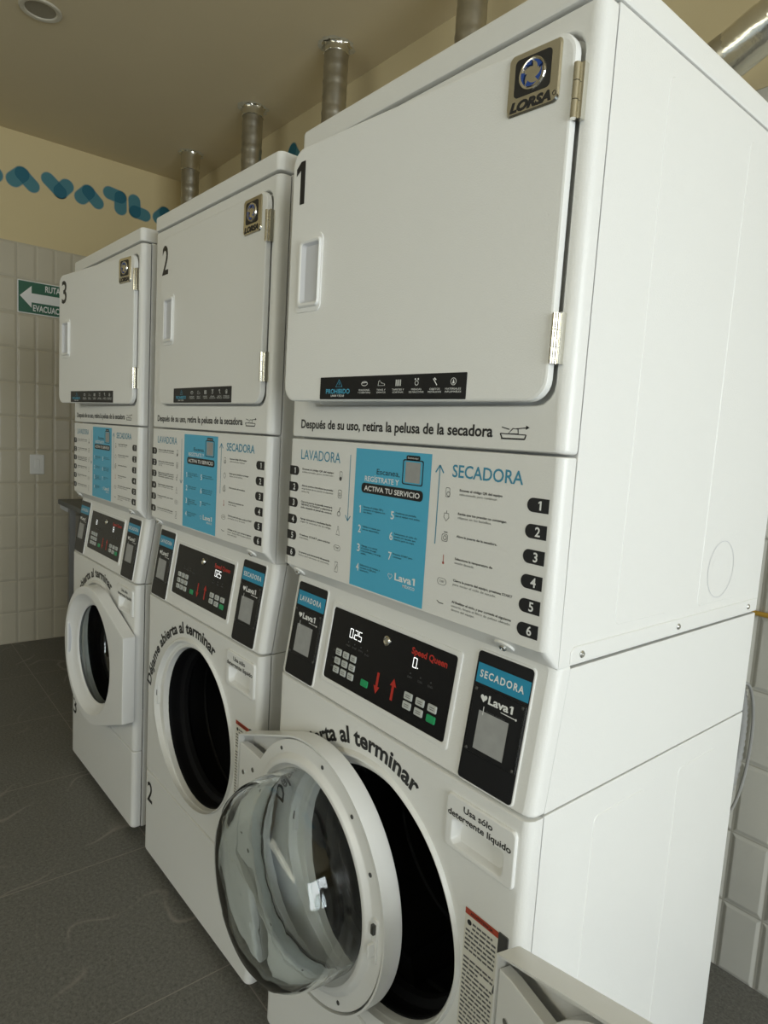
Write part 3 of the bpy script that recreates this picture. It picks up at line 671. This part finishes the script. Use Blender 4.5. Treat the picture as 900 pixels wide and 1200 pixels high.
    for k in range(3):
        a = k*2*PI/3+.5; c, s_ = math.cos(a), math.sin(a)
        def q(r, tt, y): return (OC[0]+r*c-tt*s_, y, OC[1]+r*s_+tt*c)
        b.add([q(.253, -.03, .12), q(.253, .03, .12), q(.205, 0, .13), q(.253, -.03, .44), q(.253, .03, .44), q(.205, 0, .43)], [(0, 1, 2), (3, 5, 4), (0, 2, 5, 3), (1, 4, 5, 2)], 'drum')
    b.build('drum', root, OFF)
    # door latch strike on the left of the opening
    b = MB(); b.slab(F, rr(-.602, -.592, .545, .615, .003), 'plastic', -.008, .002, .001); b.box((-.599, -.003, .572), (-.595, .004, .590), 'darksteel'); b.build('latch_strike', root, OFF)
    # detergent drawer
    b = MB(); L_ = []
    for d, n_ in ((0, -.002), (0, .003), (.0015, .0048), (.003, .005)): L_.append([F(u, v, n_) for u, v in rr(-.1565+d, -.0185-d, .7585+d, .8475-d, .008, 5)])
    for d, n0, n1 in ((0, .005, .005), (.002, .0035, .0035), (.006, -.022, .000), (.009, -.024, -.002)):
        pts = []
        for u, v in rr(-.1435+d, -.0375-d, .7665+d*.8, .8085-d*.6, .008, 5):
            f_ = (v-.7665)/(.042); bow = .006*(1-((u+.0905)/.053)**2)*(1 if f_ < .3 else 0); pts.append(F(u, v-bow+.002, n1+(n0-n1)*max(0, min(1, f_))))
        L_.append(pts)
    b.loft(L_, 'plastic', cap1=True); dr = b.build('detergent_drawer', root, OFF, angle=45)
    t = MB(); text(t, F, 'Usa sólo', -.0905, .829, .0098, 'black', .058, 'C', bold=.02, n=.0054); text(t, F, 'detergente líquido', -.0885, .8135, .0098, 'black', .126, 'C', bold=.02, n=.0054); t.build('drawer_lettering', dr)
    # kick panel
    b = MB(); b.loft(panel_loops(.030, .3005), 'enamel', cap1=True); P['kick'] = b.build('kick_panel', root, OFF, angle=50)
    # safety label beside the hinge
    b = MB(); b.poly(F, rr(-.1035, -.0375, .452, .682, 0), 'labelwhite', .0006); b.poly(F, rr(-.1035, -.0375, .672, .682, 0), 'labelred', .0009)
    text(b, F, 'ADVERTENCIA', -.0705, .6745, .0045, 'black', .045, 'C', bold=.02, n=.0012); b.poly(F, circ(-.094, .661, .0045, 12), 'black', .0009)
    rnd = random.Random(3)
    for k in range(24):
        z = .662-.0075*k
        if k in (7,): continue
        w = .058 if rnd.random() > .3 else .03+.02*rnd.random()
        x0 = -.1005+(.013 if k < 2 else 0); x = x0
        while x < min(x0+w, -.041):
            l = .004+.008*rnd.random(); b.poly(F, rr(x, min(x+l, -.041), z-.0017, z+.0017, 0), 'grey', .0009); x += l+.0016
    b.poly(F, rr(-.100, -.062, .470, .482, 0), 'labelblue', .0012); b.build('safety_label', root, OFF)
    # hinge bracket
    b = MB(); b.slab(F, rr(-.0375, -.0195, .440, .684, .002), 'darksteel', -.002, .002, .0006)
    for z in (.470, .560, .650):
        b.loft([[(-.030+.004*math.cos(q*PI/6), y, z-.010+.004*math.sin(q*PI/6)) for q in range(12)] for y in (-.001, -.006)], 'steel', cap1=True)
    for z in (.500, .618):
        b.prof([(-.001, z-.012), (-.016, z-.020), (-.022, z-.012), (-.020, z-.004), (-.008, z+.006), (-.001, z+.008)], -.026, -.020, 'darksteel', r2=.001)
    P['bracket'] = b.build('hinge_bracket', root, OFF)
    # ---- washer door, axis at the right edge, x runs left as negative, front faces -y
    CX, CZ, RD_ = -.309, .558, .249
    N_ = 144; A_ = [2*PI*k/N_ for k in range(N_)]
    def hull_r(a, R, xe, zh):
        """distance from centre to the hull of a circle and a vertical hinge edge"""
        pts = [(R*math.cos(q*2*PI/180), R*math.sin(q*2*PI/180)) for q in range(180)] + [(xe-CX, zh), (xe-CX, -zh)]
        pts = sorted(set(pts)); lo = []; hi = []
        for seq, o in ((pts, lo), (pts[::-1], hi)):
            for p in seq:
                while len(o) >= 2 and (o[-1][0]-o[-2][0])*(p[1]-o[-2][1])-(o[-1][1]-o[-2][1])*(p[0]-o[-2][0]) <= 0: o.pop()
                o.append(p)
        return lo[:-1]+hi[:-1]
    def hull_loop(R, xe, zh, y, ins=0.0):
        h = hull_r(0, R, xe, zh); out = []
        for a in A_:
            c, s_ = math.cos(a), math.sin(a); best = 0
            for i in range(len(h)):
                p, q = h[i], h[(i+1) % len(h)]; ex, ez = q[0]-p[0], q[1]-p[1]; den = c*ez-s_*ex
                if abs(den) < 1e-12: continue
                t_ = (p[0]*ez-p[1]*ex)/den; u_ = (p[0]*s_-p[1]*c)/den
                if t_ > 0 and -1e-6 <= u_ <= 1+1e-6: best = max(best, t_)
            out.append((CX+(best-ins)*c, y, CZ+(best-ins)*s_))
        return out
    cl = lambda r, y, dx=0.0: [(CX+dx+r*math.cos(a), y, CZ+r*math.sin(a)) for a in A_]
    k0 = min(range(N_), key=lambda i: abs(A_[i]-math.atan2(.145, -CX))); A_[k0] = math.atan2(.145, -CX); A_[-k0] = 2*PI-A_[k0]
    b = MB()
    b.loft([hull_loop(RD_, 0, .145, .012, .004), hull_loop(RD_, 0, .145, .0255, .004), hull_loop(RD_, 0, .145, .0255), hull_loop(RD_, 0, .145, -.0090), hull_loop(RD_, 0, .145, -.0130, .0015), hull_loop(RD_, 0, .145, -.0140, .006),
            cl(.219, -.0140, -.016), cl(.215, -.0125, -.016), cl(.205, -.003, -.012), cl(.195, .006, -.006), cl(.184, .008, -.002), cl(.178, .012), cl(.176, .0165)], 'plastic')
    wd = b.build('washer_door', root, (OFF[0]+.008, OFF[1]-.0285, 0), angle=40); P['wd'] = wd
    b = MB()
    def liner_loop(R, xe, zh, y):
        return [(CX+r*math.cos(a), y, CZ+r*math.sin(a)) for a, r in ((a, max(R, min((xe-CX)/math.cos(a), zh/max(1e-6, abs(math.sin(a))))) if math.cos(a) > .05 else R) for a in A_)]
    b.loft([liner_loop(.241, -.006, .130, .006), liner_loop(.241, -.006, .130, .0225), liner_loop(.239, -.008, .128, .0240), cl(.218, .0240), cl(.214, .0262), cl(.209, .0330), cl(.204, .0345), cl(.198, .0335), cl(.193, .0265), cl(.188, .022), cl(.180, .020)], 'plastic')
    b.build('door_liner', wd, angle=40)
    b = MB()
    prof_o = [(.187, .019), (.1865, .030), (.186, .055), (.184, .085), (.178, .112), (.166, .134), (.145, .149), (.115, .157), (.07, .160), (.0, .161)]
    prof_i = [(r*.97-.0035 if r > .01 else 0, y-.0045) for r, y in prof_o]; prof_i[0] = (.178, .0185)
    b.loft([cl(r, y) for r, y in prof_o[:-1]+[(.0005, .161)]] + [cl(max(r, .0005), y) for r, y in prof_i[::-1]] + [cl(*prof_o[0])], 'glass')
    b.build('glass_bowl', wd, angle=60, fix=True)
    b = MB(); c0 = CX-.222
    b.slab(lambda u, v, n: (u, .0235+n, v), rr(c0-.008, c0+.006, .520, .600, .004), 'plastic', 0, .004, .001); b.bbox((c0-.004, .026, .535), (c0+.002, .040, .560), 'plastic', .002)
    b.bbox((c0-.005, .0262, .575), (c0+.003, .033, .592), 'darksteel', .001); b.build('door_latch', wd)
    b = MB(); b.bbox((CX-.234, -.0152, .500), (CX-.214, .004, .632), 'plastic', .003); b.bbox((CX-.2145, -.010, .510), (CX-.212, .002, .622), 'pocket', .001); b.build('door_handle', wd)
    for a_ in (100, 128, 152, 20, 60, 235, 265, 300):
        a = math.radians(a_); u, v = CX+.226*math.cos(a), CZ+.226*math.sin(a)
        s = MB(); s.loft([[(u+r_*math.cos(q*PI/5), y, v+r_*math.sin(q*PI/5)) for q in range(10)] for r_, y in ((.004, .0235), (.004, .0252), (.0016, .0246))], 'darksteel', cap1=True); s.build('liner_screw', wd)
    for u, v in ((-.030, .625), (-.030, .49), (-.075, .65), (-.075, .465)):
        s = MB(); s.loft([[(u+r_*math.cos(q*PI/5), y, v+r_*math.sin(q*PI/5)) for q in range(10)] for r_, y in ((.0055, .0235), (.0055, .0258), (.002, .0248))], 'steel', cap1=True); s.build('liner_screw', wd)
    return root, P

root1, P1 = make_stack()
POS = [(0.0, 0.0, 0.0), (-0.7791, 0.0056, 0.0223), (-1.5725, -0.0107, 0.0293)]
def place(root, ox, oy, a):
    lx, ly = -W_/2, D_/2
    root.location = (ox+lx*math.cos(a)-ly*math.sin(a), oy+lx*math.sin(a)+ly*math.cos(a), 0); root.rotation_euler = (0, 0, a)
stacks = [root1, copy_tree(root1), copy_tree(root1)]
LAB = ['white stacked washer dryer numbered 1, nearest, its round washer door swung aside', 'white stacked washer dryer numbered 2, in the middle, black washer opening uncovered', 'white stacked washer dryer numbered 3, farthest, with its round washer door shut']
def child(root, name): return [c for c in root.children if c.name.split('.')[0] == name][0]
DISP = [('0.25', '0.'), ('', '025'), ('8', '8')]
for i, r in enumerate(stacks):
    place(r, *POS[i]); tag(r, LAB[i], 'laundry machine', 'stacked washer dryers in a row')
    child(r, 'dryer_door').rotation_euler = (0, 0, math.radians((5.0, 0.0, 6.2)[i]))
    child(r, 'washer_door').rotation_euler = (0, 0, math.radians((165.0, 177.0, 2.5)[i]))
    dd = child(r, 'dryer_door'); t = MB(); d = str(i+1)
    text(t, F, d, -(.572, .572, .558)[i], 1.811, .076, 'black', .026 if i == 0 else .042, bold=.012); t.build('door_numeral', dd)
    if i:
        t = MB(); text(t, F, d, -.660, .205, .062, 'black', .040, bold=.012); t.build('floor_numeral', child(r, 'kick_panel' if i == 1 else 'kick_panel'))
    t = MB()
    if DISP[i][0]: seven(t, C_, DISP[i][0], -.462, .1365, .0085, .0165, 'led', .0018)
    if DISP[i][1]: seven(t, C_, DISP[i][1], -.280, .1345, .0085, .0165, 'led', .0018)
    t.build('lit_digits', child(r, 'control_display'))

# ---------------------------------------------------------------- exhaust ducts
def duct_mesh(pts, r=0.0505, collar=True):
    b = MB(); P_ = [Vector(p) for p in pts]; fine = []; rad = []; d = 0
    for a, c in zip(P_, P_[1:]):
        n = max(2, int((c-a).length/0.012))
        for k in range(n): fine.append(a+(c-a)*k/n)
    fine.append(P_[-1])
    for i, p in enumerate(fine): rad.append(r*(1+(.03 if i % 5 == 0 else 0)+.008*math.sin(i*1.7)))
    b.tube(fine, rad, 'galv', 20); return b
LABD = ['vertical galvanised duct farthest left, rising to the ceiling behind machine 2', 'vertical galvanised duct rising behind machine 2, second from the left', 'vertical galvanised duct rising to the ceiling just left of machine 1 top', 'vertical galvanised duct cut by the top picture edge, above machine 1']
CLN = (.10, .045, .035, .05)
for i, (dx, dy) in enumerate(((-3.425, .897), (-2.654, .897), (-1.923, .895), (-1.149, .905))):
    if i < 2: pts = [(dx, Y1-.004, 2.05), (dx, dy+.06, 2.05), (dx, dy+.02, 2.065), (dx, dy, 2.10), (dx, dy, 2.99)]
    else: pts = [(dx, D_+.018, 1.60), (dx, dy-.06, 1.60), (dx, dy-.02, 1.615), (dx, dy, 1.66), (dx, dy, 2.99)]
    e = empty('exhaust_duct', (dx, dy, H)); tag(e, LABD[i], 'duct', 'ceiling exhaust ducts')
    rel = [(p[0]-dx, p[1]-dy, p[2]-H) for p in pts]
    duct_mesh(rel).build('duct_pipe', e)
    b = MB(); rn = random.Random(i)
    n = 28; L_ = []
    for z, r0, j in ((-CLN[i], .0512, .0), (-CLN[i]+.002, .0535, .001), (-.03, .0535, .0015), (-.014, .0535, .002), (-.005, .0555, .006), (-.0005, .060, .012)): L_.append([((r0+rn.uniform(-j, j))*math.cos(k*2*PI/n), (r0+rn.uniform(-j, j))*math.sin(k*2*PI/n), z) for k in range(n)])
    b.loft(L_, 'foil'); b.build('foil_collar', e)
    b = MB(); b.loft([[((.075 if q else .05)*(1+rn.uniform(-.12, .12))*math.cos(k*2*PI/n), (.075 if q else .05)*(1+rn.uniform(-.12, .12))*math.sin(k*2*PI/n), -.0015) for k in range(n)] for q in (0, 1)], 'plaster')
    b.build('ceiling_patch', e)
e = empty('exhaust_duct', (-.37, .87, 2.0)); tag(e, 'shiny bent duct leaning away at upper right, behind machine 1 top', 'duct', 'ceiling exhaust ducts')
bez = lambda p, t: tuple(sum(c*q[i] for c, q in zip(((1-t)**3, 3*t*(1-t)**2, 3*t*t*(1-t), t**3), p)) for i in range(3))
pth = [(0, -.145, -.40), (0, -.06, -.40), (0, -.01, -.37), (0, 0, -.30), (-.005, 0, .15)] + [bez([(-.005, 0, .15), (-.005, .01, .33), (.06, .02, .30), (.17, .03, .365)], k/8) for k in range(1, 9)]
duct_mesh(pth).build('duct_pipe', e)
b = MB(); q0, q1 = Vector((.085, .024, .320)), Vector((.185, .030, .372))
pp = [q0+(q1-q0)*k/6 for k in range(7)]; b.tube(pp, [.050, .0535, .0535, .0535, .0535, .0535, .050], 'foil', 24, False); b.build('foil_collar', e)
b = MB(); p2 = [Vector(bez([(.17, .03, .365), (.40, .035, .48), (.62, .04, .62), (.66, .04, .99)], k/30)) for k in range(31)]
b.tube(p2, [.050+.003*(k % 2) for k in range(31)], 'foil', 20); b.build('flexible_section', e)

# ---------------------------------------------------------------- small fittings on the walls and ceiling
c = empty('recessed_downlight', (-2.572, -.085, H)); tag(c, 'round recessed downlight, unlit, in the ceiling at top left', 'ceiling light')
b = MB(); rl = lambda r, z: [(r*math.cos(k*PI/24), r*math.sin(k*PI/24), z) for k in range(48)]
b.loft([rl(.078, -.0005), rl(.078, -.004), rl(.074, -.007), rl(.060, -.006), rl(.056, -.002)], 'lampwhite'); b.build('trim_ring', c)
b = MB(); b.loft([rl(.0565, -.002), rl(.04, -.0012), rl(.001, -.001)], 'lampglass'); b.build('diffuser', c)

LWf = lambda u, v, n: (X0+n, u, v)      # left wall: u = y
def sgn():
    e = empty('exit_route_sign', (X0, .068, 1.999)); tag(e, 'green sign with white arrow pointing left on the tiled wall', 'sign')
    f = lambda u, v, n: (n, u-.068, v-1.999)
    b = MB(); b.slab(f, rr(.068, .468, 1.999, 2.187, .004), 'white', .0008, .004, .0008); b.poly(f, rr(.073, .463, 2.004, 2.182, .003), 'signgreen', .0043); b.build('sign_plate', e)
    b = MB(); n = .0047
    b.poly(f, [(.080, 2.097), (.142, 2.034), (.142, 2.066), (.455, 2.066), (.455, 2.118), (.142, 2.118), (.142, 2.160)], 'white', n)
    text(b, f, 'RUTA DE', .215, 2.137, .034, 'white', .130, bold=.02, n=n); text(b, f, 'EVACUACIÓN', .150, 2.018, .034, 'white', .200, bold=.02, n=n); b.build('arrow_and_lettering', e)
sgn()
e = empty('wall_switch_plate', (X0, .172, 1.108)); tag(e, 'white blank switch plate on the tiled left wall', 'switch plate')
f = lambda u, v, n: (n, u, v)
b = MB(); b.slab(f, rr(-.040, .040, -.060, .060, .006), 'plastic', .0005, .007, .003); b.build('cover_plate', e)
b = MB(); b.slab(f, rr(-.014, .014, -.030, .030, .002), 'plastic', .007, .010, .0015); b.build('rocker', e)

# teal letter shapes painted high on the walls
GL = [('teal letter shape cut by the left picture edge, high on cream wall', [((-.10, 2.79), (-.045, 2.735), .042)]),
      ('teal upward chevron, first whole shape from left on cream wall', [((.053, 2.735), (.092, 2.774), .040), ((.092, 2.776), (.148, 2.726), .036)]),
      ('teal letter shape like a V, second whole shape on cream wall', [((.230, 2.787), (.296, 2.733), .036), ((.296, 2.735), (.331, 2.776), .038)]),
      ('teal upward chevron between V shape and hooked shape on cream wall', [((.414, 2.735), (.452, 2.776), .039), ((.452, 2.778), (.507, 2.727), .035)]),
      ('teal hooked shape like an upside-down L on cream wall', [((.577, 2.805), (.641, 2.796), .037), ((.643, 2.796), (.645, 2.728), .036)]),
      ('teal letter shape like an L right of the hooked shape', [((.729, 2.799), (.735, 2.733), .036), ((.735, 2.735), (.796, 2.727), .036)]),
      ('teal upward chevron nearest the wall corner, partly behind machine 2', [((.888, 2.735), (.925, 2.772), .039), ((.925, 2.774), (.980, 2.724), .036)])]
def letter(lab, caps, f0, org):
    b = MB(); u0, v0 = org
    polys = [capsule((p[0]-u0, p[1]-v0), (q[0]-u0, q[1]-v0), r) for p, q, r in caps]
    for (p, q, r) in caps: b.poly(f0, capsule((p[0]-u0, p[1]-v0), (q[0]-u0, q[1]-v0), r+.004), 'letterpale', .0006)
    for k, pl in enumerate(polys): b.poly(f0, pl, 'letter', .0010+.0002*k)
    if len(polys) == 2:
        o = clip(polys[0], polys[1])
        if o: b.poly(f0, o, 'letterdark', .0016)
    return b
for lab, caps in GL:
    org = caps[0][0]
    o = letter(lab, caps, lambda u, v, n: (n, u, v), org).build('painted_letter', loc=(X0, org[0], org[1])); tag(o, lab, 'wall lettering', 'teal lettering on the walls')
caps = [((-2.66, 2.76), (-2.595, 2.842), .040), ((-2.595, 2.842), (-2.53, 2.77), .037)]; org = caps[0][0]
o = letter('', caps, lambda u, v, n: (u, -n, v), org).build('painted_letter', loc=(org[0], Y1, org[1])); tag(o, 'teal shape peeking over machine 2 on the back wall', 'wall lettering', 'teal lettering on the walls')

# grey counter in the far corner
e = empty('wall_counter', (-3.3, .70, 0)); tag(e, 'dark grey counter on a frame in the far corner behind machine 3', 'counter')
b = MB(); b.bbox((-.598, -.41, .862), (.72, .396, .893), 'counter', .004); b.build('counter_top', e)
for u in (-.56, .62):
    b = MB(); b.box((u, -.36, 0), (u+.035, -.325, .862), 'frame'); b.box((u, .33, 0), (u+.035, .365, .862), 'frame'); b.box((u, -.325, .82), (u+.035, .33, .855), 'frame'); b.build('trestle_leg', e)
b = MB(); b.prof([(-.40, .861), (-.40, .835), (-.34, .80), (-.33, .80), (-.33, .861)], -.597, -.575, 'plastic'); b.build('wall_bracket', e)

# gas pipe along the back wall, hose behind the first machine
e = empty('gas_pipe', (0, Y1-.012, 1.0)); tag(e, 'thin yellow gas pipe running along the tiled back wall at right', 'pipe')
b = MB(); b.tube([(-3.0+.25*k, 0, 0) for k in range(19)], .0065, 'pipe', 10); b.build('pipe_run', e)
for u in (-2.4, -1.6, -.8, -.05, .5):
    b = MB(); b.box((u, -.008, -.011), (u+.014, .0105, -.0068), 'darksteel'); b.box((u, -.008, .0068), (u+.014, .0105, .011), 'darksteel'); b.box((u, -.010, -.011), (u+.014, -.0072, .011), 'darksteel'); b.build('pipe_clip', e)
e = empty('drain_hose', (-.045, .76, 0)); tag(e, 'grey corrugated drain hose looping out behind machine 1', 'hose')
pt = [(0, -.045, .92), (0, -.01, .915)] + [(0, -.01+.085*math.sin(t), .765+.15*math.cos(t)) for t in [PI*k/30 for k in range(1, 31)]] + [(0, -.03, .60), (0, -.036, .0135)]
fine = []
for a, c2 in zip(pt, pt[1:]):
    a, c2 = Vector(a), Vector(c2); n = max(1, int((c2-a).length/.006))
    for k in range(n): fine.append(a+(c2-a)*k/n)
b = MB(); b.tube(fine, [.0125 if k % 2 else .0105 for k in range(len(fine))], 'hose', 12); b.build('corrugated_tube', e)
b = MB(); b.tube([(.022, y+.004, z) for x, y, z in pt], .0035, 'cable', 8); b.build('power_cable', e)
